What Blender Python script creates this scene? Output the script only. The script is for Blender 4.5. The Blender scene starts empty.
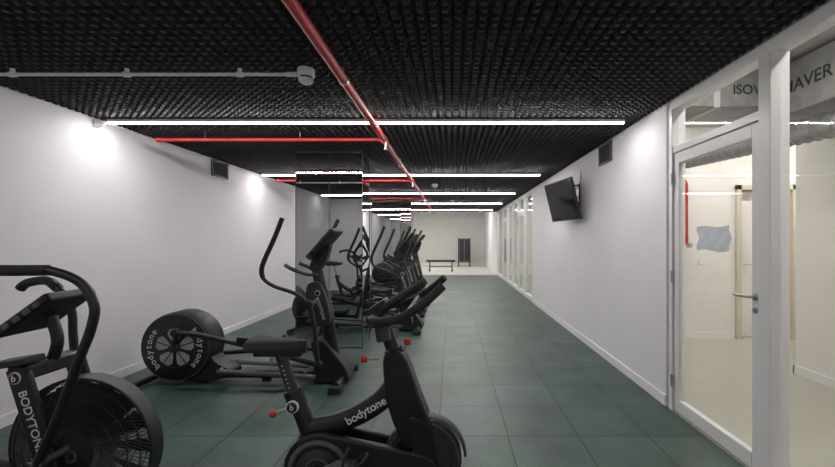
import bpy, math, random
from mathutils import Vector, Matrix, Euler
random.seed(3)
C = bpy.context.scene.collection

# ------------------------------------------------------------ materials
def mat(name, col, rough=0.5, metal=0.0, spec=0.5, noise=0.0, nscale=20, bump=0.0, bscale=80, emis=None, estr=0):
    m = bpy.data.materials.new(name); m.use_nodes = True
    nt = m.node_tree; b = nt.nodes['Principled BSDF']
    b.inputs['Base Color'].default_value = (*col, 1)
    b.inputs['Roughness'].default_value = rough
    b.inputs['Metallic'].default_value = metal
    b.inputs['Specular IOR Level'].default_value = spec
    tc = nt.nodes.new('ShaderNodeTexCoord')
    if noise > 0:
        n = nt.nodes.new('ShaderNodeTexNoise'); n.inputs['Scale'].default_value = nscale
        n.inputs['Detail'].default_value = 4
        nt.links.new(tc.outputs['Object'], n.inputs['Vector'])
        r = nt.nodes.new('ShaderNodeValToRGB')
        r.color_ramp.elements[0].position = 0.3; r.color_ramp.elements[1].position = 0.7
        r.color_ramp.elements[0].color = (*[c*(1-noise) for c in col], 1)
        r.color_ramp.elements[1].color = (*[min(1, c*(1+noise)) for c in col], 1)
        nt.links.new(n.outputs['Fac'], r.inputs['Fac'])
        nt.links.new(r.outputs['Color'], b.inputs['Base Color'])
    if bump > 0:
        n2 = nt.nodes.new('ShaderNodeTexNoise'); n2.inputs['Scale'].default_value = bscale
        nt.links.new(tc.outputs['Object'], n2.inputs['Vector'])
        bp = nt.nodes.new('ShaderNodeBump'); bp.inputs['Strength'].default_value = bump
        bp.inputs['Distance'].default_value = 0.002
        nt.links.new(n2.outputs['Fac'], bp.inputs['Height'])
        nt.links.new(bp.outputs['Normal'], b.inputs['Normal'])
    return m

M_wall = mat('wall_paint', (0.78, 0.755, 0.78), 0.75, noise=0.015, nscale=2, bump=0.15, bscale=120)
M_trim = mat('white_lacquer', (0.84, 0.83, 0.84), 0.35, noise=0.01)
M_frame = mat('white_aluminium', (0.78, 0.77, 0.77), 0.35, noise=0.01)
M_black = mat('black_powdercoat', (0.011, 0.011, 0.013), 0.38, noise=0.15, nscale=60)
M_plast = mat('black_plastic', (0.014, 0.014, 0.016), 0.5, bump=0.2, bscale=300)
M_rubber = mat('black_rubber', (0.017, 0.017, 0.019), 0.7, bump=0.3, bscale=200)
M_grey = mat('grey_plastic', (0.11, 0.11, 0.115), 0.45, noise=0.05)
M_dgrey = mat('dark_grey_plastic', (0.033, 0.033, 0.037), 0.45, noise=0.05)
M_silver = mat('silver_metal', (0.50, 0.50, 0.51), 0.3, metal=1.0, noise=0.03)
M_lsilver = mat('silver_paint', (0.42, 0.42, 0.43), 0.4, noise=0.04)
M_white = mat('white_print', (0.75, 0.75, 0.75), 0.5, noise=0.01)
M_red = mat('red_paint', (0.50, 0.022, 0.018), 0.45, noise=0.06, nscale=8)
M_redk = mat('red_plastic', (0.62, 0.03, 0.02), 0.4, noise=0.03)
M_foam = mat('black_foam', (0.019, 0.0165, 0.019), 0.68, spec=0.35, noise=0.12, nscale=4)
M_foamb = mat('black_backing', (0.008, 0.008, 0.009), 0.9, noise=0.1)
M_white_pl = mat('white_plastic', (0.78, 0.77, 0.75), 0.4, noise=0.02)
M_vent = mat('grey_vent', (0.09, 0.09, 0.10), 0.5, noise=0.05)
M_screen = mat('tv_glass', (0.010, 0.010, 0.012), 0.08, noise=0.05)
M_beige = mat('far_wall_paint', (0.62, 0.625, 0.59), 0.8, noise=0.02, nscale=3)
M_cream = mat('corridor_paint', (0.81, 0.785, 0.755), 0.75, noise=0.015, nscale=2)
M_creamd = mat('cream_door_frame', (0.62, 0.57, 0.46), 0.5, noise=0.02)
M_conc = mat('corridor_ceiling_paint', (0.46, 0.45, 0.44), 0.85, noise=0.06, nscale=4)
M_floorb = mat('beige_vinyl', (0.44, 0.425, 0.36), 0.28, noise=0.05, nscale=3)
M_floorl = mat('pale_vinyl', (0.62, 0.60, 0.56), 0.35, noise=0.04, nscale=3)
M_alu = mat('foil_duct', (0.26, 0.255, 0.25), 0.45, metal=0.3, noise=0.16, nscale=9, bump=0.5, bscale=25)
M_galv = mat('galvanised_duct', (0.36, 0.36, 0.365), 0.32, metal=0.75, noise=0.1, nscale=15)
M_paper = mat('paper', (0.72, 0.75, 0.80), 0.8, noise=0.03, nscale=12)
M_mat = mat('dark_foam_mat', (0.025, 0.028, 0.036), 0.8, noise=0.1)

M_mirror = bpy.data.materials.new('mirror'); M_mirror.use_nodes = True
b = M_mirror.node_tree.nodes['Principled BSDF']
b.inputs['Base Color'].default_value = (0.66, 0.675, 0.675, 1); b.inputs['Metallic'].default_value = 1; b.inputs['Roughness'].default_value = 0.0

M_glass = bpy.data.materials.new('window_glass'); M_glass.use_nodes = True
nt = M_glass.node_tree; nt.nodes.clear()
o = nt.nodes.new('ShaderNodeOutputMaterial'); mx = nt.nodes.new('ShaderNodeMixShader')
tr = nt.nodes.new('ShaderNodeBsdfTransparent'); tr.inputs[0].default_value = (0.97, 0.98, 0.97, 1)
gl = nt.nodes.new('ShaderNodeBsdfGlossy'); gl.inputs['Roughness'].default_value = 0.0
fr = nt.nodes.new('ShaderNodeLayerWeight'); fr.inputs[0].default_value = 0.5
pw = nt.nodes.new('ShaderNodeMath'); pw.operation = 'POWER'; pw.inputs[1].default_value = 5
ma = nt.nodes.new('ShaderNodeMath'); ma.operation = 'MULTIPLY_ADD'; ma.inputs[1].default_value = 0.7; ma.inputs[2].default_value = 0.012
nt.links.new(fr.outputs['Facing'], pw.inputs[0]); nt.links.new(pw.outputs[0], ma.inputs[0])
nt.links.new(ma.outputs[0], mx.inputs[0]); nt.links.new(tr.outputs[0], mx.inputs[1]); nt.links.new(gl.outputs[0], mx.inputs[2])
nt.links.new(mx.outputs[0], o.inputs[0])

def emat(name, col, s):
    m = bpy.data.materials.new(name); m.use_nodes = True
    nt = m.node_tree; nt.nodes.clear()
    o = nt.nodes.new('ShaderNodeOutputMaterial'); e = nt.nodes.new('ShaderNodeEmission')
    e.inputs[0].default_value = (*col, 1); e.inputs[1].default_value = s
    nt.links.new(e.outputs[0], o.inputs[0]); return m
M_led = emat('led_diffuser', (1.0, 0.97, 0.95), 104)
M_ledn = emat('led_diffuser_dimmed', (1.0, 0.97, 0.95), 34)
M_led2 = emat('added_led_corridor', (1.0, 0.965, 0.92), 36)  # emission for the lamps added to light the corridor
M_led3 = emat('led_diffuser_lobby', (1.0, 0.97, 0.93), 60)

# rubber tile floor
M_tile = bpy.data.materials.new('green_rubber_tiles'); M_tile.use_nodes = True
nt = M_tile.node_tree; b = nt.nodes['Principled BSDF']
tc = nt.nodes.new('ShaderNodeTexCoord'); mp = nt.nodes.new('ShaderNodeMapping')
mp.inputs['Location'].default_value = (0.10, 0.18, 0)
br = nt.nodes.new('ShaderNodeTexBrick'); br.offset = 0; br.squash = 1
br.inputs['Scale'].default_value = 1; br.inputs['Brick Width'].default_value = 0.5; br.inputs['Row Height'].default_value = 0.5
br.inputs['Mortar Size'].default_value = 0.006; br.inputs['Mortar Smooth'].default_value = 0.2
br.inputs['Color1'].default_value = (0.034, 0.066, 0.051, 1); br.inputs['Color2'].default_value = (0.050, 0.088, 0.071, 1)
br.inputs['Mortar'].default_value = (0.007, 0.012, 0.010, 1)
nt.links.new(tc.outputs['Object'], mp.inputs['Vector']); nt.links.new(mp.outputs[0], br.inputs['Vector'])
n1 = nt.nodes.new('ShaderNodeTexNoise'); n1.inputs['Scale'].default_value = 110; n1.inputs['Detail'].default_value = 3
n2 = nt.nodes.new('ShaderNodeTexNoise'); n2.inputs['Scale'].default_value = 2.3; n2.inputs['Detail'].default_value = 6
nt.links.new(tc.outputs['Object'], n1.inputs['Vector']); nt.links.new(tc.outputs['Object'], n2.inputs['Vector'])
r1 = nt.nodes.new('ShaderNodeMapRange'); r1.inputs[1].default_value = .3; r1.inputs[2].default_value = .7; r1.inputs[3].default_value = .45; r1.inputs[4].default_value = 1.65
r2 = nt.nodes.new('ShaderNodeMapRange'); r2.inputs[1].default_value = .3; r2.inputs[2].default_value = .7; r2.inputs[3].default_value = .7; r2.inputs[4].default_value = 1.35
nt.links.new(n1.outputs['Fac'], r1.inputs[0]); nt.links.new(n2.outputs['Fac'], r2.inputs[0])
mm = nt.nodes.new('ShaderNodeMath'); mm.operation = 'MULTIPLY'
nt.links.new(r1.outputs[0], mm.inputs[0]); nt.links.new(r2.outputs[0], mm.inputs[1])
mc = nt.nodes.new('ShaderNodeVectorMath'); mc.operation = 'SCALE'
nt.links.new(br.outputs['Color'], mc.inputs[0]); nt.links.new(mm.outputs[0], mc.inputs['Scale'])
nt.links.new(mc.outputs[0], b.inputs['Base Color'])
b.inputs['Roughness'].default_value = 0.42
bp = nt.nodes.new('ShaderNodeBump'); bp.inputs['Strength'].default_value = 0.5; bp.inputs['Distance'].default_value = 0.004; bp.invert = True
nt.links.new(br.outputs['Fac'], bp.inputs['Height'])
bp2 = nt.nodes.new('ShaderNodeBump'); bp2.inputs['Strength'].default_value = 0.3; bp2.inputs['Distance'].default_value = 0.002
nt.links.new(n1.outputs['Fac'], bp2.inputs['Height']); nt.links.new(bp.outputs[0], bp2.inputs['Normal'])
nt.links.new(bp2.outputs[0], b.inputs['Normal'])

# ------------------------------------------------------------ mesh helpers
def mesh_obj(name, verts, faces, m, parent=None, smooth=False, bevel=0):
    me = bpy.data.meshes.new(name); me.from_pydata([tuple(v) for v in verts], [], faces); me.update()
    if m: me.materials.append(m)
    ob = bpy.data.objects.new(name, me); C.objects.link(ob)
    if smooth:
        me.polygons.foreach_set('use_smooth', [True]*len(me.polygons))
        try: me.set_sharp_from_angle(angle=math.radians(40))
        except Exception: pass
    if bevel > 0:
        bv = ob.modifiers.new('bevel', 'BEVEL'); bv.width = bevel; bv.segments = 3; bv.limit_method = 'ANGLE'
    if parent: ob.parent = parent
    return ob

def box(name, lo, hi, m, parent=None, bevel=0):
    x0, y0, z0 = lo; x1, y1, z1 = hi
    v = [(x0,y0,z0),(x1,y0,z0),(x1,y1,z0),(x0,y1,z0),(x0,y0,z1),(x1,y0,z1),(x1,y1,z1),(x0,y1,z1)]
    f = [(0,3,2,1),(4,5,6,7),(0,1,5,4),(1,2,6,5),(2,3,7,6),(3,0,4,7)]
    return mesh_obj(name, v, f, m, parent, bevel=bevel)

def rbox(name, c, size, rot, m, parent=None, bevel=0.008):
    R = Euler(rot).to_matrix(); c = Vector(c); s = Vector(size)/2
    v = []
    for z in (-1, 1):
        for x, y in ((-1,-1),(1,-1),(1,1),(-1,1)):
            v.append(c + R @ Vector((x*s.x, y*s.y, z*s.z)))
    f = [(0,3,2,1),(4,5,6,7),(0,1,5,4),(1,2,6,5),(2,3,7,6),(3,0,4,7)]
    return mesh_obj(name, v, f, m, parent, bevel=bevel)

def tube(name, pts, r, m, parent=None, seg=12, sub=6, smooth=True, flat=None):
    P = [Vector(p) for p in pts]
    rad = list(r) if isinstance(r, (list, tuple)) else [r]*len(P)
    if smooth and len(P) > 2:
        Q, RR = [], []
        for i in range(len(P)-1):
            p0 = P[max(i-1,0)]; p1 = P[i]; p2 = P[i+1]; p3 = P[min(i+2, len(P)-1)]
            for k in range(sub):
                t = k/sub
                Q.append(0.5*((2*p1)+(-p0+p2)*t+(2*p0-5*p1+4*p2-p3)*t*t+(-p0+3*p1-3*p2+p3)*t**3))
                RR.append(rad[i]*(1-t)+rad[i+1]*t)
        Q.append(P[-1]); RR.append(rad[-1]); P, rad = Q, RR
    n = len(P); V = []; F = []
    T = (P[1]-P[0]).normalized()
    up = Vector((0,1,0)) if abs(T.y) < 0.9 else Vector((1,0,0))
    N = (up - T*up.dot(T)).normalized()
    for i in range(n):
        T2 = (P[min(i+1,n-1)]-P[max(i-1,0)]).normalized()
        N = (N - T2*N.dot(T2)).normalized(); B = T2.cross(N)
        a1, a2 = (1, 1) if flat is None else flat
        for k in range(seg):
            a = 2*math.pi*k/seg
            V.append(P[i] + rad[i]*(a1*math.cos(a)*N + a2*math.sin(a)*B))
    for i in range(n-1):
        for k in range(seg):
            k2 = (k+1) % seg
            F.append((i*seg+k, i*seg+k2, (i+1)*seg+k2, (i+1)*seg+k))
    F.append(tuple(range(seg-1, -1, -1))); F.append(tuple((n-1)*seg+k for k in range(seg)))
    return mesh_obj(name, V, F, m, parent, smooth=True)

def lathe(name, c, prof, m, parent=None, axis='Y', seg=48, closed=False):
    V = []; F = []
    c = Vector(c)
    for (r, t) in prof:
        for k in range(seg):
            a = 2*math.pi*k/seg
            if axis == 'Y': d = Vector((r*math.cos(a), t, r*math.sin(a)))
            elif axis == 'X': d = Vector((t, r*math.cos(a), r*math.sin(a)))
            else: d = Vector((r*math.cos(a), r*math.sin(a), t))
            V.append(c+d)
    n = len(prof)
    for i in range(n-1 if not closed else n):
        j = (i+1) % n
        for k in range(seg):
            k2 = (k+1) % seg
            F.append((i*seg+k, i*seg+k2, j*seg+k2, j*seg+k))
    if not closed:
        F.append(tuple(range(seg-1,-1,-1))); F.append(tuple((n-1)*seg+k for k in range(seg)))
    return mesh_obj(name, V, F, m, parent, smooth=True)

def disc(name, c, r, w, m, parent=None, axis='Y', bev=0.01, seg=48):
    b = min(bev, w/2*0.9, r*0.5)
    return lathe(name, c, [(r-b,-w/2),(r-b*.3,-w/2+b*.3),(r,-w/2+b),(r,w/2-b),(r-b*.3,w/2-b*.3),(r-b,w/2)], m, parent, axis, seg)

def torus(name, c, R, r, m, parent=None, axis='Y', seg=64):
    prof = [(R+r*math.cos(2*math.pi*k/8), r*math.sin(2*math.pi*k/8)) for k in range(8)]
    return lathe(name, c, prof, m, parent, axis, seg, closed=True)

def prism(name, poly, y0, y1, m, parent=None, bevel=0.01):
    n = len(poly)
    V = [(p[0], y0, p[1]) for p in poly] + [(p[0], y1, p[1]) for p in poly]
    F = [tuple(range(n)), tuple(range(2*n-1, n-1, -1))]
    for i in range(n):
        j = (i+1) % n; F.append((i, i+n, j+n, j))
    ob = mesh_obj(name, V, F, m, parent, bevel=bevel)
    import bmesh
    bm = bmesh.new(); bm.from_mesh(ob.data); bmesh.ops.recalc_face_normals(bm, faces=bm.faces); bm.to_mesh(ob.data); bm.free()
    return ob

def smoothpoly(pts, sub=5):
    P = [Vector((p[0], p[1])) for p in pts]; n = len(P); Q = []
    for i in range(n):
        p0, p1, p2, p3 = P[i-1], P[i], P[(i+1) % n], P[(i+2) % n]
        for k in range(sub):
            t = k/sub
            q = 0.5*((2*p1)+(-p0+p2)*t+(2*p0-5*p1+4*p2-p3)*t*t+(-p0+3*p1-3*p2+p3)*t**3)
            Q.append((q.x, q.y))
    return Q

def text(name, s, size, mtx, m, parent=None, align='CENTER'):
    cu = bpy.data.curves.new(name, 'FONT'); cu.body = s; cu.size = size; cu.align_x = align; cu.align_y = 'CENTER'
    cu.extrude = 0.0006; cu.offset = size*0.012
    tmp = bpy.data.objects.new('tmp', cu); C.objects.link(tmp)
    dg = bpy.context.evaluated_depsgraph_get()
    me = bpy.data.meshes.new_from_object(tmp.evaluated_get(dg))
    bpy.data.objects.remove(tmp)
    me.transform(mtx); me.materials.clear(); me.materials.append(m)
    ob = bpy.data.objects.new(name, me); C.objects.link(ob)
    if parent: ob.parent = parent
    return ob
def tY(loc, ang=0): return Matrix.Translation(loc) @ Matrix.Rotation(-ang, 4, 'Y') @ Matrix.Rotation(math.pi/2, 4, 'X')
def arc_text(name, s, size, cx, y, cz, r, a0, step, m, parent):
    for i, ch in enumerate(s):
        a = a0 - step*i
        loc = Vector((cx+r*math.cos(a), y, cz+r*math.sin(a)))
        text(name, ch, size, tY(loc, a-math.pi/2), m, parent)

def empty(name, loc=(0,0,0), rz=0):
    e = bpy.data.objects.new(name, None); C.objects.link(e); e.location = loc; e.rotation_euler = (0,0,rz)
    e.empty_display_size = 0.2
    return e

def duplicate(root, loc, rz=None):
    e = bpy.data.objects.new(root.name.split('.')[0], None); C.objects.link(e); e.location = loc
    e.rotation_euler = (0, 0, root.rotation_euler[2] if rz is None else rz)
    for ch in root.children:
        c = ch.copy(); C.objects.link(c); c.parent = e
    return e

# ------------------------------------------------------------ room shell
XL, XR, H = -3.36, 1.81, 2.57
YB, YE, YL = -0.75, 15.8, 22.0
box('floor', (XL, YB, -0.05), (XR, YE, 0.0), M_tile)
box('floor_lobby', (XL-3, YE, -0.05), (XR+0.12, YL, -0.001), M_floorl)
box('wall_left', (XL-0.12, YB, 0), (XL, YE, H+0.15), M_wall)
box('wall_back', (XL-0.12, YB-0.12, 0), (XR+0.12, YB, H+0.15), M_wall)
box('wall_far', (XL-3, YL, 0), (XR+2.5, YL+0.12, 3.1), M_beige)
box('wall_lobby_left', (XL-3.12, YE, 0), (XL-3, YL, 3.1), M_wall)
box('wall_lobby_return', (XL-3, YE-0.12, 0), (XL-0.12, YE, 3.1), M_wall)
box('wall_right', (XR, 3.33, 0), (XR+0.12, 8.8, H+0.15), M_wall)
box('wall_right_lobby', (XR, YE, 0), (XR+0.12, YL, 3.1), M_wall)
box('ceiling_lobby', (XL-3, YE, 2.95), (XR+0.12, YL, 3.05), M_trim)
box('trim_ceiling_fascia', (XL, YE-0.03, H-0.04), (XR, YE+0.0, 3.05), M_foamb)
box('ceiling', (XL-0.1, YB-0.1, H+0.001), (XR+0.1, YE, H+0.1), M_foamb)
# egg-crate acoustic foam
cell = 0.064
V = []; F = []
nx = int((XR-XL)/cell); ny = int((YE-0.04-YB)/cell)
cxs = (XR-XL)/nx
for j in range(ny):
    for i in range(nx):
        x0 = XL+i*cxs; y0 = YB+j*cell; k = len(V)
        x1 = x0+cxs; y1 = y0+cell
        rings = [(0.0, H), (0.17, H-0.012), (0.30, H-0.030)]
        for q, z in rings:
            dx = cxs*q; dy = cell*q
            V += [(x0+dx,y0+dy,z),(x1-dx,y0+dy,z),(x1-dx,y1-dy,z),(x0+dx,y1-dy,z)]
        for r_ in range(2):
            a = k+4*r_; c_ = a+4
            F += [(a,a+1,c_+1,c_),(a+1,a+2,c_+2,c_+1),(a+2,a+3,c_+3,c_+2),(a+3,a,c_,c_+3)]
        F += [(k+8,k+9,k+10,k+11)]
mesh_obj('ceiling_acoustic_foam', V, F, M_foam)
HF = H-0.0305   # underside of the foam
box('baseboard_left', (XL, YB, 0), (XL+0.015, YE, 0.09), M_trim, bevel=0.003)
box('baseboard_right', (XR-0.015, 3.33, 0), (XR, 8.8, 0.09), M_trim, bevel=0.003)
box('baseboard_back', (XL+0.015, YB, 0), (XR, YB+0.015, 0.09), M_trim)
box('baseboard_far', (XL-3, YL-0.015, 0), (XR, YL, 0.09), M_trim)

# ------------------------------------------------------------ glazed partitions (right)
def partition(name, ys, ztop, door=None, xs=(XR, XR+0.10)):
    root = empty(name)
    a, b_ = ys[0], ys[-1]
    box('top_rail', (xs[0], a, 2.47), (xs[1], b_, ztop), M_frame, root, 0.004)
    for i, y in enumerate(ys):
        w = 0.045
        y0 = max(a, y-w); y1 = min(b_, y+w)
        box('post_%d' % i, (xs[0]-0.006, y0, 0), (xs[1]+0.006, y1, 2.48), M_frame, root, 0.004)
    for i in range(len(ys)-1):
        y0 = ys[i]+0.045; y1 = ys[i+1]-0.045
        isdoor = door is not None and i in door
        xm = (xs[0]+xs[1])/2
        if isdoor:
            box('transom_%d' % i, (xs[0], y0, 2.11), (xs[1], y1, 2.165), M_frame, root, 0.004)
            box('transom_glass_%d' % i, (xm-0.003, y0, 2.165), (xm+0.003, y1, 2.47), M_glass, root)
            d = 0.07
            lx0, lx1 = xs[0]+0.01, xs[0]+0.055
            box('leaf_stile_a_%d' % i, (lx0, y0+0.004, 0.008), (lx1, y0+d, 2.105), M_frame, root, 0.005)
            box('leaf_stile_b_%d' % i, (lx0, y1-d, 0.008), (lx1, y1-0.004, 2.105), M_frame, root, 0.005)
            box('leaf_top_%d' % i, (lx0, y0+d, 2.02), (lx1, y1-d, 2.105), M_frame, root, 0.005)
            box('leaf_bottom_%d' % i, (lx0, y0+d, 0.008), (lx1, y1-d, 0.11), M_frame, root, 0.005)
            box('leaf_glass_%d' % i, (lx0+0.018, y0+d, 0.11), (lx0+0.024, y1-d, 2.02), M_glass, root)
            hy = y0+0.035
            disc('handle_rose_%d' % i, (lx0-0.005, hy, 1.06), 0.022, 0.012, M_silver, root, 'X', 0.002, 24)
            tube('handle_%d' % i, [(lx0-0.005, hy, 1.06), (lx0-0.045, hy, 1.06), (lx0-0.05, hy+0.02, 1.06), (lx0-0.05, hy+0.12, 1.06)], 0.008, M_silver, root, 10)
            disc('lock_rose_%d' % i, (lx0-0.004, hy, 0.98), 0.02, 0.01, M_silver, root, 'X', 0.002, 24)
            for hz in (0.25, 1.1, 1.9):
                tube('hinge_%d' % i, [(xs[0]-0.008, y1, hz-0.05), (xs[0]-0.008, y1, hz+0.05)], 0.01, M_silver, root, 10)
        else:
            box('bottom_rail_%d' % i, (xs[0], y0, 0), (xs[1], y1, 0.09), M_frame, root, 0.004)
            box('glass_%d' % i, (xm-0.003, y0, 0.09), (xm+0.003, y1, 2.47), M_glass, root)
    return root
partition('door_1', [YB+0.05, 0.85, 2.28, 3.28], H+0.02, door=[2])
partition('door_2', [8.85, 9.9, 10.9, 11.9, 13.0, 14.2, 15.75], H+0.02, door=[1, 4])
V = []; F = []
nn = 10
for j in range(nn+1):
    for i in range(nn+1):
        y = 2.92-0.34*i/nn+0.012*math.sin(j*.9); z = 1.325+0.17*j/nn + 0.008*math.sin(i*0.7)
        V.append((XR+0.018+0.005*math.sin(i*1.7+j*1.1)*math.cos(j*1.9)-0.008, y, z))
for j in range(nn):
    for i in range(nn):
        k = j*(nn+1)+i; F.append((k, k+1, k+nn+2, k+nn+1))
mesh_obj('paper_notice', V, F, M_paper, smooth=True)

# ------------------------------------------------------------ adjoining corridor
AX = XR+0.12
box('floor_corridor', (XR, YB-0.1, -0.05), (6.6, 16, -0.001), M_floorb)
box('wall_corridor_block', (3.6, YB, 0), (6.6, 4.13, 3.05), M_cream)
box('baseboard_corridor_side', (3.585, YB, 0), (3.6, 4.145, 0.09), M_trim)
box('baseboard_corridor_end', (3.585, 4.13, 0), (6.5, 4.145, 0.09), M_trim)
box('wall_corridor_end_a', (AX, 5.6, 0), (4.05, 5.75, 3.05), M_cream)
box('wall_corridor_end_b', (4.85, 5.6, 0), (6.6, 5.75, 3.05), M_cream)
box('wall_corridor_end_c', (4.05, 5.6, 2.15), (4.85, 5.75, 3.05), M_cream)
box('wall_corridor_outer', (6.5, 4.13, 0), (6.6, 16, 3.05), M_cream)
box('wall_corridor_far', (AX, 15.9, 0), (6.5, 16.0, 3.05), M_cream)
box('wall_corridor_back', (AX, YB-0.1, 0), (3.6, YB, 3.05), M_cream)
box('wall_right_upper', (XR+0.02, YB, H+0.02), (AX, YE, 3.05), M_wall)
box('baseboard_corridor', (AX, 5.585, 0), (4.0, 5.6, 0.09), M_trim)
box('ceiling_corridor', (AX, YB-0.1, 3.0), (6.6, 16, 3.1), M_conc)
dr = empty('door_3')
box('jamb_l', (4.02, 5.56, 0), (4.09, 5.77, 2.18), M_creamd, dr, 0.004)
box('jamb_r', (4.81, 5.56, 0), (4.88, 5.77, 2.18), M_creamd, dr, 0.004)
box('head', (4.02, 5.56, 2.11), (4.88, 5.77, 2.18), M_creamd, dr, 0.004)
box('leaf', (4.10, 5.68, 0.01), (4.80, 5.72, 2.10), M_cream, dr, 0.003)
tube('handle', [(4.2,5.68,1.05),(4.2,5.63,1.05),(4.22,5.62,1.05),(4.32,5.62,1.05)], 0.008, M_silver, dr, 8)
du = empty('rectangular_air_duct')
box('body', (AX+0.02, 3.55, 2.60), (2.985, 4.05, 2.97), M_alu, du, 0.01)
box('joint', (2.35, 3.54, 2.59), (2.41, 4.06, 2.98), M_lsilver, du, 0.004)
text('printed_lettering', 'ISOVER', 0.12, tY(Vector((2.72, 3.547, 2.75)), 0.0), M_black, du)
du2 = empty('rectangular_air_duct', (0,0,0))
box('body', (3.0, YB+0.2, 2.52), (3.56, 4.05, 2.97), M_alu, du2, 0.01)
for y in (0.8, 1.9, 3.0):
    box('joint', (2.992, y, 2.51), (3.57, y+0.06, 2.98), M_lsilver, du2, 0.004)
text('printed_lettering', 'CLIMAVER', 0.15, Matrix.Translation((2.998, 3.45, 2.75)) @ Matrix.Rotation(-math.pi/2, 4, 'Z') @ Matrix.Rotation(math.pi/2, 4, 'X'), M_black, du2)
text('printed_lettering', 'CLIMAVER', 0.15, Matrix.Translation((2.998, 2.45, 2.75)) @ Matrix.Rotation(-math.pi/2, 4, 'Z') @ Matrix.Rotation(math.pi/2, 4, 'X'), M_black, du2)
sp = empty('spiral_duct')
A = Vector((2.60, 5.45, 2.36)); B = Vector((3.42, 1.8, 2.33))
D = B-A; n = 46
pts = []; rr = []
for i in range(n+1):
    for dt, r_ in ((0.0, 0.10), (0.35, 0.10), (0.42, 0.110), (0.5, 0.10)):
        t = (i+dt)/(n+1); pts.append(A+D*t); rr.append(r_)
tube('duct_body', pts, rr, M_galv, sp, 24, smooth=False)
for t in (0.1, 0.5, 0.85):
    torus('clamp', A+D*t, 0.112, 0.008, M_lsilver, sp)
rp = empty('fire_riser_pipe')
rx = 3.235
tube('riser', [(rx,5.45,1.42),(rx,5.45,2.18)], 0.026, M_red, rp, 12, smooth=False)
tube('elbow', [(rx,5.45,1.44),(rx,5.45,1.38),(rx-0.03,5.46,1.35),(rx-0.04,5.52,1.35),(rx-0.04,5.6,1.35)], 0.028, M_red, rp, 12)
tube('top_run', [(rx,5.45,2.16),(rx,5.49,2.22),(rx,5.6,2.22)], 0.026, M_red, rp, 12)
disc('valve', (rx+0.06,5.47,1.33), 0.035, 0.05, M_silver, rp, 'Y')
sw = empty('wall_switch'); box('plate', (3.5, 5.588, 1.05), (3.58, 5.6, 1.13), M_white_pl, sw, 0.003)
def led(name, lo, hi, m, body=M_frame, dh=0.0055):
    root = empty(name)
    x0,y0,z0 = lo; x1,y1,z1 = hi
    box('profile', (x0-0.006, y0-0.006, z0+dh+0.0005), (x1+0.006, y1+0.006, z1), body, root)
    box('diffuser', (x0, y0, z0), (x1, y1, z0+dh), m, root)
    return root
led('unseen_ceiling_light', (2.25, 0.2, 2.955), (2.35, 3.2, 2.999), M_led2)  # corridor lamps are added to brighten it, hidden above duct height
led('unseen_ceiling_light', (2.1, 4.75, 2.955), (3.9, 4.85, 2.999), M_led2)
led('unseen_ceiling_light', (4.2, 4.85, 2.955), (6.0, 4.95, 2.999), M_led2)
led('unseen_ceiling_light', (3.0, 7.0, 2.955), (3.1, 15, 2.999), M_led2)
led('unseen_ceiling_light', (-4.5, 18.4, 2.91), (1.5, 18.5, 2.949), M_led3)

# ------------------------------------------------------------ gym LED strips
for y in (0.4, 3.72, 6.75, 9.4, 12.0, 14.6):
    led('led_linear_light', (-3.24, y-0.013, 2.500), (1.62 if y < 5 else 1.50, y+0.013, 2.536), M_ledn if y < 1 else M_led, dh=0.008)

# ------------------------------------------------------------ sprinkler pipes
sp = empty('sprinkler_pipe')
px, pz = -0.715, 2.455
tube('main_run', [(px, YB, pz), (px, 15.7, pz)], 0.030, M_red, sp, 20, smooth=False)
for y in (1.55, 4.15, 7.0, 10.0, 13.2):
    tube('coupling', [(px, y-0.04, pz), (px, y+0.04, pz)], 0.039, M_red, sp, 20, smooth=False)
for y in (2.6, 5.5, 8.6, 11.5):
    tube('hanger_band', [(px, y-0.012, pz), (px, y+0.012, pz)], 0.035, M_silver, sp, 16, smooth=False)
    tube('hanger_rod', [(px, y, pz+0.03), (px, y, HF)], 0.005, M_silver, sp, 8, smooth=False)
for y in (4.15, 7.0, 10.0, 13.2):
    tube('branch', [(px, y, pz), (-3.05, y, pz)], 0.017, M_red, sp, 14, smooth=False)
    tube('drop', [(px+0.02, y-0.02, pz-0.02), (px+0.02, y-0.02, pz-0.10)], 0.012, M_silver, sp, 10, smooth=False)
    disc('sprinkler_head', (px+0.02, y-0.02, pz-0.105), 0.022, 0.008, M_silver, sp, 'Z', 0.002, 20)
    tube('end_cap', [(-3.05, y, pz), (-3.10, y, pz)], 0.022, M_red, sp, 14, smooth=False)
    for x in (-1.6, -2.6):
        tube('branch_rod', [(x, y, pz), (x, y, HF)], 0.004, M_silver, sp, 6, smooth=False)

cd = empty('electrical_conduit')
tube('conduit', [(XL, 2.62, 2.50), (-1.035, 2.62, 2.50)], 0.011, M_white_pl, cd, 12, smooth=False)
for x in (-2.92, -2.16, -1.41):
    tube('saddle', [(x-0.018, 2.62, 2.50), (x+0.018, 2.62, 2.50)], 0.018, M_white_pl, cd, 12, smooth=False)
    box('clip', (x-0.01, 2.612, 2.50), (x+0.01, 2.628, HF), M_white_pl, cd)
tube('coupler', [(-1.10, 2.62, 2.50), (-1.03, 2.62, 2.50)], 0.016, M_white_pl, cd, 12, smooth=False)
tube('power_cable', [(-3.355, 3.69, 2.52), (-3.34, 3.69, 2.46), (-3.29, 3.70, 2.47), (-3.25, 3.72, 2.515)], 0.006, M_white_pl, cd, 8)
sd = empty('smoke_detector')
disc('base', (-0.97, 2.62, 2.51), 0.055, 0.055, M_white_pl, sd, 'Z', 0.008)
disc('neck', (-0.97, 2.62, 2.474), 0.042, 0.018, M_dgrey, sd, 'Z', 0.003)
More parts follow.
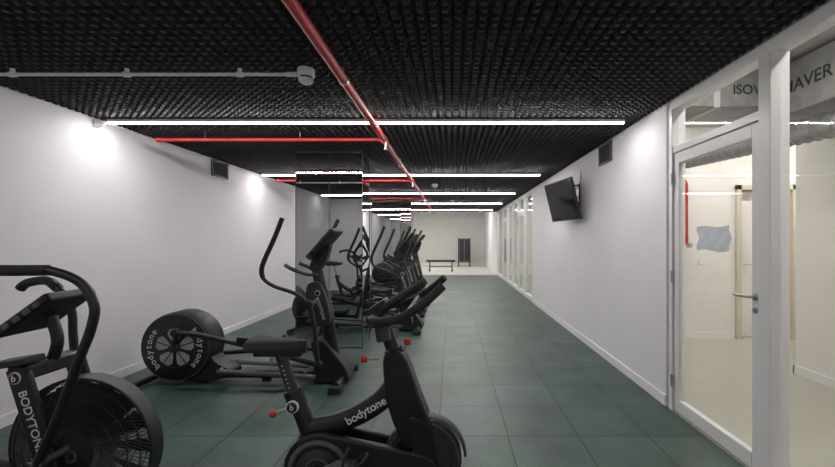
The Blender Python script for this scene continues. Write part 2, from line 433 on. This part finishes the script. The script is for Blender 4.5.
lathe('head', (-0.97, 2.62, 2.44), [(0.018,0),(0.035,0.004),(0.046,0.014),(0.048,0.028)], M_white_pl, sd, 'Z', 32)
sd2 = empty('smoke_detector')
disc('base', (-0.35, 8.0, 2.515), 0.06, 0.045, M_white_pl, sd2, 'Z', 0.008)
lathe('head', (-0.35, 8.0, 2.46), [(0.02,0),(0.04,0.008),(0.05,0.035)], M_white_pl, sd2, 'Z', 32)

def vent(name, x, y0, y1, z0, z1, side):
    root = empty(name)
    s = side
    xa, xb = (x, x+0.02) if s > 0 else (x-0.02, x)
    box('frame_t', (xa, y0, z1-0.02), (xb, y1, z1), M_vent, root); box('frame_b', (xa, y0, z0), (xb, y1, z0+0.02), M_vent, root)
    box('frame_a', (xa, y0, z0), (xb, y0+0.02, z1), M_vent, root); box('frame_c', (xa, y1-0.02, z0), (xb, y1, z1), M_vent, root)
    box('back', (xa if s > 0 else xb-0.003, y0, z0), (xa+0.003 if s > 0 else xb, y1, z1), M_foamb, root)
    n = 8
    for i in range(n):
        z = z0+0.02+(z1-z0-0.04)*(i+0.5)/n
        rbox('slat_%d' % i, ((xa+xb)/2, (y0+y1)/2, z), (0.018, y1-y0-0.03, 0.003), (0, 0.6*s, 0), M_vent, root, 0)
vent('air_vent', XL, 5.5, 5.9, 2.30, 2.53, 1)
vent('air_vent', XR, 4.45, 4.82, 2.30, 2.53, -1)
vent('air_vent', XL, 12.0, 12.4, 2.29, 2.50, 1)

# ------------------------------------------------------------ mirror-clad columns
def column(name, x0, x1, y0, y1):
    root = empty(name)
    box('core', (x0+0.008, y0+0.008, 0), (x1-0.008, y1-0.008, HF), M_wall, root)
    t = 0.006; zb, zt = 0.004, H-0.034
    xm = (x0+x1)/2
    box('mirror_front_a', (x0+0.001, y0, zb), (xm-0.0025, y0+t, zt), M_mirror, root)
    box('mirror_front_b', (xm+0.0025, y0, zb), (x1-0.001, y0+t, zt), M_mirror, root)
    box('mirror_back', (x0+0.001, y1-t, zb), (x1-0.001, y1, zt), M_mirror, root)
    box('mirror_right', (x1-t, y0+t, zb), (x1, y1-t, zt), M_mirror, root)
    box('mirror_left', (x0, y0+t, zb), (x0+t, y1-t, zt), M_mirror, root)
    for x in (x0, x1):
        for y in (y0, y1):
            box('corner_trim', (x-0.004, y-0.004, 0), (x+0.004, y+0.004, zt), M_dgrey, root)
    box('seam_strip', (xm-0.0025, y0+0.001, zb), (xm+0.0025, y0+0.008, zt), M_dgrey, root)
    box('bottom_trim', (x0-0.004, y0-0.004, 0), (x1+0.004, y0+0.004, 0.012), M_dgrey, root)
column('mirrored_column', -2.02, -1.16, 5.1, 5.55)
column('mirrored_column', -2.14, -1.09, 10.5, 10.95)

# ------------------------------------------------------------ television
tv = empty('wall_television')
Mtv = Matrix.Translation((1.57, 5.70, 1.96)) @ Matrix.Rotation(math.radians(9), 4, 'Z') @ Matrix.Rotation(math.radians(-14), 4, 'Y')
def tvbox(name, lo, hi, m, bv=0.004):
    o = box(name, lo, hi, m, None, bv); o.data.transform(Mtv); o.parent = tv; return o
tvbox('casing', (0.0, -0.45, -0.29), (0.035, 0.45, 0.29), M_plast)
tvbox('rear_bulge', (0.035, -0.3, -0.2), (0.06, 0.3, 0.12), M_plast)
tvbox('screen', (-0.002, -0.435, -0.27), (0.001, 0.435, 0.275), M_screen, 0)
tvbox('led_dot', (-0.003, -0.01, -0.285), (0.0, 0.01, -0.28), M_redk, 0)
tube('bracket_arm', [(1.62,5.70,1.96),(1.72,5.68,2.01),(1.80,5.70,2.01)], 0.02, M_black, tv, 10)
tube('bracket_arm_top', [(1.60,5.58,2.11),(1.70,5.58,2.17),(1.80,5.58,2.17)], 0.012, M_black, tv, 10)
box('wall_plate', (1.79, 5.56, 1.83), (1.809, 5.84, 2.2), M_black, tv, 0.003)
tube('tv_cable', [(1.8,5.53,2.36),(1.79,5.52,2.2),(1.72,5.58,2.08),(1.64,5.63,2.03)], 0.005, M_black, tv, 8)

# ------------------------------------------------------------ elliptical cross trainer
def build_elliptical(loc, rz=0):
    R = empty('elliptical_trainer', loc, rz)
    wx, wz, wr = -1.53, 0.365, 0.335
    disc('drive_housing', (wx, 0.0, wz), wr, 0.26, M_plast, R, 'Y', 0.03, 64)
    disc('drive_disc', (wx, -0.135, wz), wr-0.02, 0.02, M_black, R, 'Y', 0.006, 64)
    torus('drive_rim', (wx, -0.14, wz), wr-0.015, 0.008, M_dgrey, R)
    torus('drive_inner_rim', (wx, -0.146, wz), 0.19, 0.003, M_dgrey, R)
    for i in range(5):
        a = i*2*math.pi/5+0.31
        outl = [(0.045,0.010),(0.09,0.045),(0.14,0.070),(0.175,0.050),(0.185,0.0),(0.175,-0.050),(0.14,-0.070),(0.09,-0.045),(0.045,-0.010)]
        for s in (-1, 1):
            half = [(l, w) for l, w in outl if w*s >= 0]
            if s < 0: half = half[::-1]
            pts = []
            for l, w in half:
                w2 = w if abs(w) > 0.006 else 0.006*s
                pts.append((wx+l*math.cos(a)-w2*math.sin(a), wz+l*math.sin(a)+w2*math.cos(a)))
            pts.append((wx+0.05*math.cos(a)-0.006*s*math.sin(a), wz+0.05*math.sin(a)+0.006*s*math.cos(a)))
            prism('petal', pts, -0.149, -0.143, M_lsilver, R, 0)
    disc('hub', (wx, -0.15, wz), 0.032, 0.03, M_dgrey, R, 'Y', 0.005)
    arc_text('disc_lettering', 'bodytone', 0.085, wx, -0.1465, wz, 0.25, math.pi+0.82, 0.21, M_white, R)
    arc_text('disc_lettering', 'bodytone', 0.085, wx, -0.1465, wz, 0.25, 0.72, 0.21, M_white, R)
    prism('rear_fairing', smoothpoly([(-1.55,0.05),(-1.1,0.05),(-1.02,0.12),(-1.18,0.22),(-1.28,0.36),(-1.5,0.5)],4), -0.10, 0.10, M_plast, R, 0.01)
    box('base_beam', (-1.78, -0.035, 0.035), (0.10, 0.035, 0.10), M_black, R, 0.008)
    tube('rear_stabiliser', [(-1.82,-0.30,0.045),(-1.82,0.30,0.045)], 0.032, M_black, R, 14, smooth=False)
    for y in (-0.31, 0.31):
        tube('rear_foot', [(-1.82,y-0.03,0.040),(-1.82,y+0.03,0.040)], 0.040, M_rubber, R, 14, smooth=False)
        box('front_foot', (0.0, y-0.05, 0.0), (0.12, y+0.05, 0.06), M_rubber, R, 0.012)
    tube('front_stabiliser', [(0.06,-0.30,0.05),(0.06,0.30,0.05)], 0.034, M_black, R, 14, smooth=False)
    box('floor_pad', (-0.75,-0.03,0), (-0.68,0.03,0.04), M_rubber, R)
    for y in (-0.15, 0.15):
        tube('guide_rail', [(-1.12,y,0.14),(-0.18,y,0.085)], 0.022, M_grey, R, 12, smooth=False)
    prism('front_cover', smoothpoly([(-0.24,0.03),(0.10,0.03),(0.10,0.14),(0.0,0.28),(-0.12,0.42),(-0.24,0.40),(-0.20,0.2)],4), -0.11, 0.11, M_plast, R, 0.015)
    for x, z in ((-0.3,0.1),(-1.1,0.15)):
        tube('rail_cross', [(x,-0.16,z),(x,0.16,z)], 0.016, M_black, R, 10, smooth=False)
    tube('mast', [(-0.03,0,0.10),(-0.10,0,0.55),(-0.19,0,0.98),(-0.23,0,1.20)], [0.06,0.055,0.05,0.04], M_black, R, 16, flat=(0.8,1.15))
    prism('mast_shroud', smoothpoly([(-0.26,0.60),(-0.13,0.56),(-0.06,0.62),(-0.12,0.88),(-0.19,0.99),(-0.30,0.93)],4), -0.075, 0.075, M_dgrey, R, 0.012)
    disc('mast_badge', (-0.185,-0.078,0.88), 0.028, 0.006, M_white, R, 'Y', 0.001, 24)
    disc('mast_badge_inner', (-0.185,-0.082,0.88), 0.022, 0.004, M_black, R, 'Y', 0.001, 24)
    text('mast_lettering', 'BODYTONE', 0.042, tY(Vector((-0.155,-0.0775,0.73)), -1.27), M_white, R)
    tube('pivot_shaft', [(-0.20,-0.27,0.80),(-0.20,0.27,0.80)], 0.022, M_silver, R, 12, smooth=False)
    for y in (-0.27, 0.27):
        disc('pivot_cap', (-0.20, y, 0.80), 0.042, 0.05, M_plast, R, 'Y', 0.01, 32)
    near = [(-0.42,1.60),(-0.49,1.42),(-0.60,1.17),(-0.60,1.06),(-0.50,0.98),(-0.32,0.90),(-0.20,0.80),(-0.15,0.62),(-0.13,0.42),(-0.11,0.24)]
    far = [(-0.10,1.62),(-0.19,1.44),(-0.33,1.22),(-0.35,1.12),(-0.30,1.03),(-0.24,0.93),(-0.20,0.80),(-0.22,0.62),(-0.27,0.42),(-0.32,0.24)]
    for nm, pl, y, ys in (('near', near, -0.27, -0.33), ('far', far, 0.27, 0.33)):
        pts = [(p[0], (ys if i < 5 else y), p[1]) for i, p in enumerate(pl)]
        tube('lever_'+nm, pts, [0.017]*5+[0.019]*3+[0.022]*2, M_black, R, 12)
        tube('lever_grip_'+nm, pts[:4], 0.0215, M_rubber, R, 12)
    for nm, y, ca, end in (('near', -0.21, 1.25, near[-1]), ('far', 0.21, 1.25+math.pi, far[-1])):
        cxp = wx+0.17*math.cos(ca); czp = wz+0.17*math.sin(ca)
        disc('crank_'+nm, (wx, y*0.8, wz), 0.04, 0.05, M_dgrey, R, 'Y', 0.008, 32)
        tube('crank_arm_'+nm, [(wx,y*0.86,wz),(cxp,y*0.9,czp)], 0.022, M_black, R, 12, smooth=False, flat=(0.5,1.2))
        tube('pedal_arm_'+nm, [(cxp,y*1.05,czp),(cxp+0.25,y*1.1,czp-0.02*(1 if y<0 else -0.2)),(-0.75,y*1.2,(czp+end[1])/2+0.02),(end[0],y*1.28,end[1])], 0.024, M_black, R, 12)
        disc('pedal_joint_'+nm, (cxp, y*1.02, czp), 0.038, 0.06, M_plast, R, 'Y', 0.008, 32)
        disc('lever_joint_'+nm, (end[0], y*1.28, end[1]), 0.036, 0.06, M_plast, R, 'Y', 0.008, 32)
        zc = (czp+end[1])/2+0.035
        rbox('footplate_'+nm, (-0.66, y*1.12, zc+0.02), (0.40, 0.15, 0.025), (0, 0.10 if y < 0 else -0.02, 0), M_plast, R, 0.01)
        rbox('footplate_lip_'+nm, (-0.47, y*1.12, zc+0.045), (0.02, 0.15, 0.08), (0, 0.1, 0), M_plast, R, 0.006)
        rbox('footplate_side_'+nm, (-0.66, y*1.12+(-0.073 if y<0 else 0.073), zc+0.045), (0.38, 0.008, 0.05), (0, 0.1 if y < 0 else -0.02, 0), M_plast, R, 0.003)
    rbox('console_body', (-0.12, 0, 1.38), (0.34, 0.36, 0.05), (0, -0.85, 0), M_plast, R, 0.02)
    rbox('console_screen', (-0.145, 0, 1.395), (0.22, 0.26, 0.006), (0, -0.85, 0), M_screen, R, 0.002)
    rbox('console_ledge', (-0.235, 0, 1.24), (0.05, 0.34, 0.06), (0, -0.85, 0), M_dgrey, R, 0.01)
    prism('console_neck', smoothpoly([(-0.28,1.12),(-0.18,1.10),(-0.10,1.25),(-0.08,1.36),(-0.2,1.28)],4), -0.05, 0.05, M_plast, R, 0.01)
    tube('fixed_handlebar', [(-0.46,-0.17,1.16),(-0.40,-0.19,1.13),(-0.28,-0.18,1.08),(-0.21,-0.1,1.06),(-0.20,0,1.06),(-0.21,0.1,1.06),(-0.28,0.18,1.08),(-0.40,0.19,1.13),(-0.46,0.17,1.16)], 0.015, M_black, R, 12)
    for y in (-1, 1):
        tube('pulse_grip', [(-0.46,0.17*y,1.16),(-0.40,0.19*y,1.13),(-0.33,0.188*y,1.10)], 0.019, M_dgrey, R, 12)
    tube('bottle_holder', [(-0.23,0,0.60),(-0.24,0,0.68),(-0.25,0,0.76)], 0.036, M_dgrey, R, 14)
    return R
E = build_elliptical((-1.13, 3.93, 0), 0.0)
duplicate(E, (-0.58, 6.15, 0))
duplicate(E, (-0.62, 7.45, 0))
duplicate(E, (-0.60, 8.75, 0))

# ------------------------------------------------------------ indoor spin bike
def build_spin(loc, rz=0):
    R = empty('spin_bike', loc, rz)
    tube('front_foot', [(0.42,-0.26,0.04),(0.42,0.26,0.04)], 0.038, M_black, R, 14, smooth=False)
    tube('rear_foot', [(-0.52,-0.26,0.04),(-0.52,0.26,0.04)], 0.038, M_black, R, 14, smooth=False)
    for x in (0.42, -0.52):
        for y in (-0.25, 0.25): disc('foot_pad', (x, y, 0.022), 0.034, 0.044, M_rubber, R, 'Z', 0.004, 24)
    tube('lower_frame', [(-0.52,0,0.05),(-0.2,0,0.16),(0.1,0,0.14),(0.42,0,0.05)], 0.038, M_black, R, 14)
    fx, fz = 0.31, 0.355
    lathe('flywheel', (fx,0,fz), [(0.05,-0.018),(0.135,-0.010),(0.14,-0.024),(0.178,-0.026),(0.186,-0.018),(0.186,0.018),(0.178,0.026),(0.14,0.024),(0.135,0.010),(0.05,0.018)], M_dgrey, R, 'Y', 64)
    torus('flywheel_edge', (fx,-0.026,fz), 0.172, 0.003, M_grey, R)
    disc('flywheel_hub', (fx,0,fz), 0.04, 0.12, M_black, R, 'Y', 0.008, 32)
    cx, cz = -0.17, 0.335
    out = []
    for k in range(13):
        a = math.radians(75+ (285-75)*k/12); out.append((cx+0.165*math.cos(a), cz+0.165*math.sin(a)))
    for k in range(9):
        a = math.radians(-80+160*k/8); out.append((fx+0.075*math.cos(a), fz-0.03+0.075*math.sin(a)))
    prism('drive_cover', out, -0.075, -0.035, M_plast, R, 0.012)
    prism('drive_cover_far', out, 0.035, 0.065, M_plast, R, 0.012)
    torus('cover_ring', (cx,-0.078,cz), 0.128, 0.012, M_grey, R)
    disc('cover_plate', (cx,-0.076,cz), 0.10, 0.02, M_dgrey, R, 'Y', 0.006)
    torus('cover_ring_small', (cx,-0.087,cz), 0.055, 0.005, M_grey, R)
    disc('crank_hub', (cx,-0.10,cz), 0.032, 0.05, M_black, R, 'Y', 0.006, 32)
    for nm, s, a in (('near', -1, 0.45), ('far', 1, 0.45+math.pi)):
        ex, ez = cx+0.17*math.cos(a), cz+0.17*math.sin(a)
        tube('crank_'+nm, [(cx,s*0.12,cz),(ex,s*0.13,ez)], [0.022,0.016], M_grey, R, 12, smooth=False, flat=(0.5,1.1))
        tube('pedal_axle_'+nm, [(ex,s*0.13,ez),(ex,s*0.23,ez)], 0.008, M_silver, R, 8, smooth=False)
        box('pedal_'+nm, (ex-0.05, min(s*0.145,s*0.235), ez-0.015), (ex+0.05, max(s*0.145,s*0.235), ez+0.015), M_plast, R, 0.006)
        tube('toe_cage_'+nm, [(ex+0.04,s*0.15,ez+0.01),(ex+0.09,s*0.16,ez+0.05),(ex+0.09,s*0.22,ez+0.05),(ex+0.04,s*0.235,ez+0.01)], 0.006, M_plast, R, 8)
        tube('toe_strap_'+nm, [(ex,s*0.145,ez+0.01),(ex+0.01,s*0.15,ez+0.065),(ex+0.01,s*0.22,ez+0.065),(ex,s*0.235,ez+0.01)], 0.006, M_rubber, R, 8)
    tube('seat_tube', [(-0.15,0,0.30),(-0.235,0,0.48),(-0.305,0,0.645)], [0.045,0.042,0.038], M_black, R, 16, smooth=False)
    tube('seat_post', [(-0.30,0,0.62),(-0.375,0,0.85)], 0.023, M_dgrey, R, 14, smooth=False, flat=(1.0,1.25))
    for k in range(7):
        t = 0.25+0.09*k
        text('post_scale_mark', '-', 0.03, tY(Vector((-0.30-0.075*t, -0.0235, 0.62+0.23*t)), 0.0), M_white, R)
    tube('seat_post_sleeve', [(-0.288,0,0.60),(-0.318,0,0.68)], 0.045, M_plast, R, 14, smooth=False)
    tube('main_tube', [(-0.24,0,0.49),(-0.08,0,0.525),(0.10,0,0.62),(0.22,0,0.76)], [0.050,0.045,0.045,0.05], M_black, R, 16, flat=(0.8,1.1))
    text('frame_lettering', 'bodytone', 0.055, tY(Vector((0.045,-0.047,0.595)), 0.52), M_white, R)
    prism('head_cover', smoothpoly([(0.13,0.86),(0.22,0.86),(0.30,0.66),(0.36,0.48),(0.27,0.42),(0.19,0.50),(0.14,0.66)],4), -0.055, 0.055, M_black, R, 0.015)
    for s in (-1, 1):
        prism('fork_blade', smoothpoly([(0.24,0.56),(0.33,0.54),(0.37,0.38),(0.35,0.32),(0.30,0.33)],4), s*0.062-0.01, s*0.062+0.01, M_black, R, 0.006)
        tube('fork_stay', [(fx,s*0.06,fz-0.02),(0.40,s*0.05,0.08)], 0.018, M_black, R, 10, smooth=False)
    g = [(fx+0.205*math.cos(a), 0, fz+0.205*math.sin(a)) for a in [math.radians(d) for d in range(5, 140, 15)]]
    tube('flywheel_guard', g, 0.03, M_dgrey, R, 12, flat=(1.2,0.25))
    for (a_, b_, z) in (((-0.32,-0.03,0.605),(-0.39,-0.05,0.585),0),((0.10,-0.03,0.84),(0.04,-0.06,0.845),0)):
        tube('adjust_stem', [a_, b_], 0.008, M_silver, R, 8, smooth=False)
        disc('adjust_knob', b_, 0.017, 0.028, M_redk, R, 'X', 0.006, 24)
    disc('seat_badge', (-0.30,-0.048,0.615), 0.03, 0.012, M_white, R, 'Y', 0.002, 32)
    disc('seat_badge_inner', (-0.30,-0.055,0.615), 0.024, 0.004, M_black, R, 'Y', 0.001, 32)
    text('badge_letter', 'b', 0.04, tY(Vector((-0.30,-0.0578,0.615)), 0.0), M_white, R)
    tube('resistance_stem', [(0.20,0,0.86),(0.225,0,0.90)], 0.010, M_silver, R, 10, smooth=False)
    disc('resistance_knob', (0.235,0,0.91), 0.017, 0.03, M_redk, R, 'Z', 0.006, 24)
    box('saddle_slider', (-0.50,-0.022,0.842), (-0.27,0.022,0.868), M_black, R, 0.006)
    tube('slider_knob_stem', [(-0.42,0,0.845),(-0.42,0,0.81)], 0.008, M_silver, R, 8, smooth=False)
    V=[];F=[]; n=14; sgm=16
    for i in range(n+1):
        t=i/n; x=-0.54+0.29*t
        w = 0.085*(1-t)**0.8*1.0+0.022 if t>0.12 else 0.107*math.sqrt(max(0.02,t/0.12))*0.92
        w = max(0.006, w if t<0.97 else w*0.7); h = 0.030 if t>0.1 else 0.030*math.sqrt(max(.05,t/0.1))
        zc = 0.895+0.012*(1-t)-0.008*t
        for k in range(sgm):
            a=2*math.pi*k/sgm; cy=math.cos(a); sy=math.sin(a)
            V.append((x, w*math.copysign(abs(cy)**0.8,cy), zc + (h if sy>0 else h*0.9)*math.copysign(abs(sy)**0.7,sy) - 0.012*abs(cy)**2))
    for i in range(n):
        for k in range(sgm):
            F.append((i*sgm+k,i*sgm+(k+1)%sgm,(i+1)*sgm+(k+1)%sgm,(i+1)*sgm+k))
    F.append(tuple(range(sgm-1,-1,-1))); F.append(tuple(n*sgm+k for k in range(sgm)))
    mesh_obj('saddle', V, F, M_rubber, R, smooth=True)
    tube('handle_post', [(0.19,0,0.80),(0.12,0,1.00)], 0.026, M_black, R, 14, smooth=False, flat=(1,1.25))
    tube('handle_post_sleeve', [(0.185,0,0.82),(0.165,0,0.88)], 0.045, M_plast, R, 14, smooth=False)
    box('handle_slider', (0.04,-0.028,0.995), (0.26,0.028,1.03), M_black, R, 0.008)
    for s in (-1, 1):
        tube('handlebar', [(0.08,0,1.04),(0.09,s*0.10,1.04),(0.11,s*0.19,1.05),(0.17,s*0.235,1.055),(0.25,s*0.24,1.08),(0.34,s*0.23,1.14),(0.41,s*0.20,1.20)], 0.019, M_rubber, R, 14)
        tube('aero_bar', [(0.10,s*0.05,1.045),(0.16,s*0.055,1.10),(0.24,s*0.055,1.15),(0.32,s*0.05,1.20)], 0.018, M_rubber, R, 14)
        tube('bar_brace', [(0.27,s*0.235,1.09),(0.25,s*0.12,1.06),(0.24,0,1.05)], 0.016, M_black, R, 12)
    rbox('bike_display', (0.10,0,1.085), (0.09,0.11,0.03), (0,-0.6,0), M_plast, R, 0.008)
    tube('bottle_cage', [(0.13,-0.05,0.93),(0.12,-0.05,0.99)], 0.035, M_dgrey, R, 14)
    return R
build_spin((-0.45, 1.90, 0))

# ------------------------------------------------------------ air bike
def build_air(loc, rz=0):
    R = empty('air_bike', loc, rz)
    fz, fr = 0.435, 0.325
    for s in (-1, 1):
        for i, (r_, yy) in enumerate(((fr,0.035),(0.29,0.052),(0.24,0.062),(0.18,0.068),(0.13,0.072))):
            torus('cage_ring', (0, s*yy, fz), r_, 0.003 if i else 0.006, M_black, R)
        V=[];F=[]; nw=110 if s < 0 else 60
        for w in range(nw):
            a0 = 2*math.pi*w/nw
            for j in range(9):
                t=j/8; r_=0.09+(fr-0.09)*t; a=a0+0.55*t*s
                y=s*(0.072-0.037*t**3)
                p=Vector((r_*math.cos(a),y,fz+r_*math.sin(a)))
                tg=Vector((-math.sin(a),0,math.cos(a)))*0.0023
                k=len(V)
                V += [p+tg, p+Vector((0,0.0022,0)), p-tg, p-Vector((0,0.0022,0))]
                if j:
                    for q in range(4):
                        F.append((k-4+q,k-4+(q+1)%4,k+(q+1)%4,k+q))
        mesh_obj('cage_wires', V, F, M_dgrey, R)
        disc('cage_hub', (0, s*0.072, fz), 0.095, 0.014, M_plast, R, 'Y', 0.004)
    lathe('cage_band', (0,0,fz), [(fr-0.002,-0.035),(fr+0.006,-0.035),(fr+0.006,0.035),(fr-0.002,0.035)], M_plast, R, 'Y', 64, closed=True)
    for i in range(14):
        a = 2*math.pi*i/14
        d = Vector((math.cos(a),0,math.sin(a))); t = Vector((-math.sin(a),0,math.cos(a)))
        c = Vector((0,0,fz))
        v = [c+d*0.06+Vector((0,-0.03,0))+t*0.02, c+d*0.30+Vector((0,-0.03,0))+t*0.05, c+d*0.30+Vector((0,0.03,0))-t*0.05, c+d*0.06+Vector((0,0.03,0))-t*0.02]
        v2 = [p+t*0.003 for p in v]
        mesh_obj('fan_blade', v+v2, [(0,1,2,3),(7,6,5,4),(0,4,5,1),(1,5,6,2),(2,6,7,3),(3,7,4,0)], M_plast, R)
    disc('fan_hub', (0,0,fz), 0.07, 0.10, M_black, R)
    text('cage_lettering', 'b', 0.12, tY(Vector((0,-0.081,fz)), 0), M_grey, R)
    tube('front_foot', [(0.12,-0.28,0.04),(0.12,0.28,0.04)], 0.04, M_black, R, 14, smooth=False)
    tube('rear_foot', [(-0.98,-0.28,0.04),(-0.98,0.28,0.04)], 0.04, M_black, R, 14, smooth=False)
    box('base_beam', (-0.98,-0.04,0.03), (0.12,0.04,0.09), M_black, R, 0.008)
    for s in (-1, 1):
        prism('side_column', [(-0.235,0.83),(-0.135,0.83),(-0.01,0.42),(0.06,0.08),(-0.10,0.08),(-0.10,0.40)], s*0.125-0.014, s*0.125+0.014, M_black, R, 0.01)
        box('column_bridge', (-0.02,min(s*0.03,s*0.12),0.05), (0.05,max(s*0.03,s*0.12),0.09), M_black, R)
    text('column_lettering', 'BODYTONE', 0.052, tY(Vector((-0.115,-0.1405,0.61)), -1.27), M_white, R)
    box('top_bridge', (-0.23,-0.135,0.785), (-0.14,0.135,0.85), M_black, R, 0.012)
    disc('emblem', (-0.185,-0.141,0.80), 0.026, 0.006, M_white, R, 'Y', 0.001, 32)
    disc('emblem_inner', (-0.185,-0.145,0.80), 0.022, 0.003, M_black, R, 'Y', 0.001, 32)
    text('emblem_letter', 'b', 0.04, tY(Vector((-0.185,-0.1475,0.80)), 0), M_white, R)
    tube('seat_stay', [(-0.10,0,0.30),(-0.45,0,0.34),(-0.70,0,0.50)], 0.038, M_black, R, 14)
    tube('seat_tube', [(-0.55,0,0.07),(-0.68,0,0.45),(-0.74,0,0.66)], 0.036, M_black, R, 14)
    tube('seat_post', [(-0.73,0,0.62),(-0.79,0,0.86)], 0.022, M_silver, R, 12, smooth=False)
    disc('seat_pin', (-0.69,-0.06,0.62), 0.025, 0.03, M_redk, R, 'Y', 0.005, 24)
    prism('saddle', smoothpoly([(-0.97,0.90),(-0.90,0.945),(-0.70,0.925),(-0.63,0.90),(-0.68,0.865),(-0.90,0.86)],4), -0.11, 0.11, M_rubber, R, 0.03)
    cx, cz = -0.36, 0.30
    disc('chain_cover', (cx,-0.08,cz), 0.11, 0.05, M_plast, R, 'Y', 0.012)
    for s, a in ((-1, 3.6), (1, 3.6+math.pi)):
        ex, ez = cx+0.15*math.cos(a), cz+0.15*math.sin(a)
        tube('crank', [(cx,s*0.12,cz),(ex,s*0.13,ez)], 0.016, M_silver, R, 10, smooth=False)
        box('pedal', (ex-0.05,min(s*0.14,s*0.24),ez-0.015), (ex+0.05,max(s*0.14,s*0.24),ez+0.015), M_plast, R, 0.006)
    tube('console_post', [(-0.17,0,0.82),(-0.14,0,0.93),(-0.17,0,1.04)], 0.024, M_black, R, 12)
    rbox('console_body', (-0.19,0,1.065), (0.30,0.24,0.045), (0,-0.62,0), M_plast, R, 0.015)
    rbox('console_screen', (-0.205,0,1.088), (0.20,0.17,0.006), (0,-0.62,0), M_screen, R, 0.002)
    for k in range(4):
        rbox('console_rib', (-0.245+0.045*k,-0.123,1.02+0.032*k), (0.03,0.01,0.022), (0,-0.62,0), M_grey, R, 0.003)
    near = [(-0.36,-0.30,1.24),(-0.24,-0.28,1.275),(-0.06,-0.235,1.275),(0.04,-0.22,1.275),(0.15,-0.20,1.225),(0.212,-0.20,1.13),(0.20,-0.20,1.03),(0.15,-0.20,0.90),(0.065,-0.20,0.67),(-0.03,-0.20,0.45),(-0.10,-0.20,0.26)]
    tube('lever_near', near, 0.0185, M_black, R, 14)
    tube('lever_grip_near', near[:4], 0.023, M_rubber, R, 14)
    far = [(-0.60,0.26,1.14),(-0.56,0.26,1.17),(-0.44,0.24,1.185),(-0.34,0.20,1.15),(-0.27,0.20,1.04),(-0.26,0.20,0.90),(-0.24,0.20,0.67),(-0.22,0.20,0.45),(-0.20,0.20,0.28)]
    tube('lever_far', far, 0.0185, M_black, R, 14)
    tube('lever_grip_far', far[:4], 0.023, M_rubber, R, 14)
    tube('lever_axle', [(-0.02,-0.21,0.46),(-0.02,0.21,0.46)], 0.018, M_silver, R, 12, smooth=False)
    for s in (-1, 1):
        tube('foot_peg', [(0.0,s*0.13,0.30),(0.0,s*0.27,0.30)], 0.02, M_rubber, R, 12, smooth=False)
    rbox('column_clamp', (-0.22,-0.10,0.86), (0.16,0.10,0.03), (0,-0.15,0), M_plast, R, 0.008)
    return R
build_air((-1.71, 1.85, 0))

# ------------------------------------------------------------ far lobby furniture
be = empty('weight_bench', (0,0,0))
box('bench_pad', (-1.15,17.6,0.42), (0.15,17.9,0.50), M_rubber, be, 0.02)
for x in (-1.0, 0.0):
    tube('leg', [(x,17.65,0.0),(x,17.75,0.42)], 0.025, M_black, be, 8, smooth=False)
    tube('leg', [(x,17.85,0.0),(x,17.75,0.42)], 0.025, M_black, be, 8, smooth=False)
    box('foot', (x-0.04,17.55,0), (x+0.04,17.95,0.04), M_black, be)
tube('brace', [(-1.0,17.75,0.2),(0.0,17.75,0.2)], 0.02, M_black, be, 8, smooth=False)
ms = empty('exercise_mat_rack')
for x in (0.35, 0.95):
    tube('upright', [(x,21.0,0),(x,21.0,1.5)], 0.03, M_black, ms, 8, smooth=False)
    box('foot', (x-0.04,20.75,0), (x+0.04,21.25,0.05), M_black, ms)
for z in (0.25, 0.75, 1.45):
    tube('rung', [(0.35,21.0,z),(0.95,21.0,z)], 0.025, M_black, ms, 8, smooth=False)
for i in range(5):
    for sx in (0, 1):
        box('hanging_mat_%d' % (2*i+sx), (0.39+0.27*sx,20.80+i*0.035,0.30), (0.64+0.27*sx,20.825+i*0.035,1.42), M_mat, ms, 0.008)

# ------------------------------------------------------------ world + camera
w = bpy.data.worlds.new('World'); bpy.context.scene.world = w; w.use_nodes = True
w.node_tree.nodes['Background'].inputs[0].default_value = (0.6,0.62,0.65,1); w.node_tree.nodes['Background'].inputs[1].default_value = 0.1
cam = bpy.data.cameras.new('camera'); co = bpy.data.objects.new('camera', cam); C.objects.link(co)
co.location = (0,0,1.4); co.rotation_euler = (math.pi/2,0,0)
cam.sensor_width = 36; cam.lens = 17.0; cam.shift_x = -34.5/835; cam.shift_y = 6.5/835; cam.clip_start = 0.05
bpy.context.scene.camera = co
bpy.context.scene.view_settings.view_transform = 'Standard'
bpy.context.scene.view_settings.exposure = 0.12
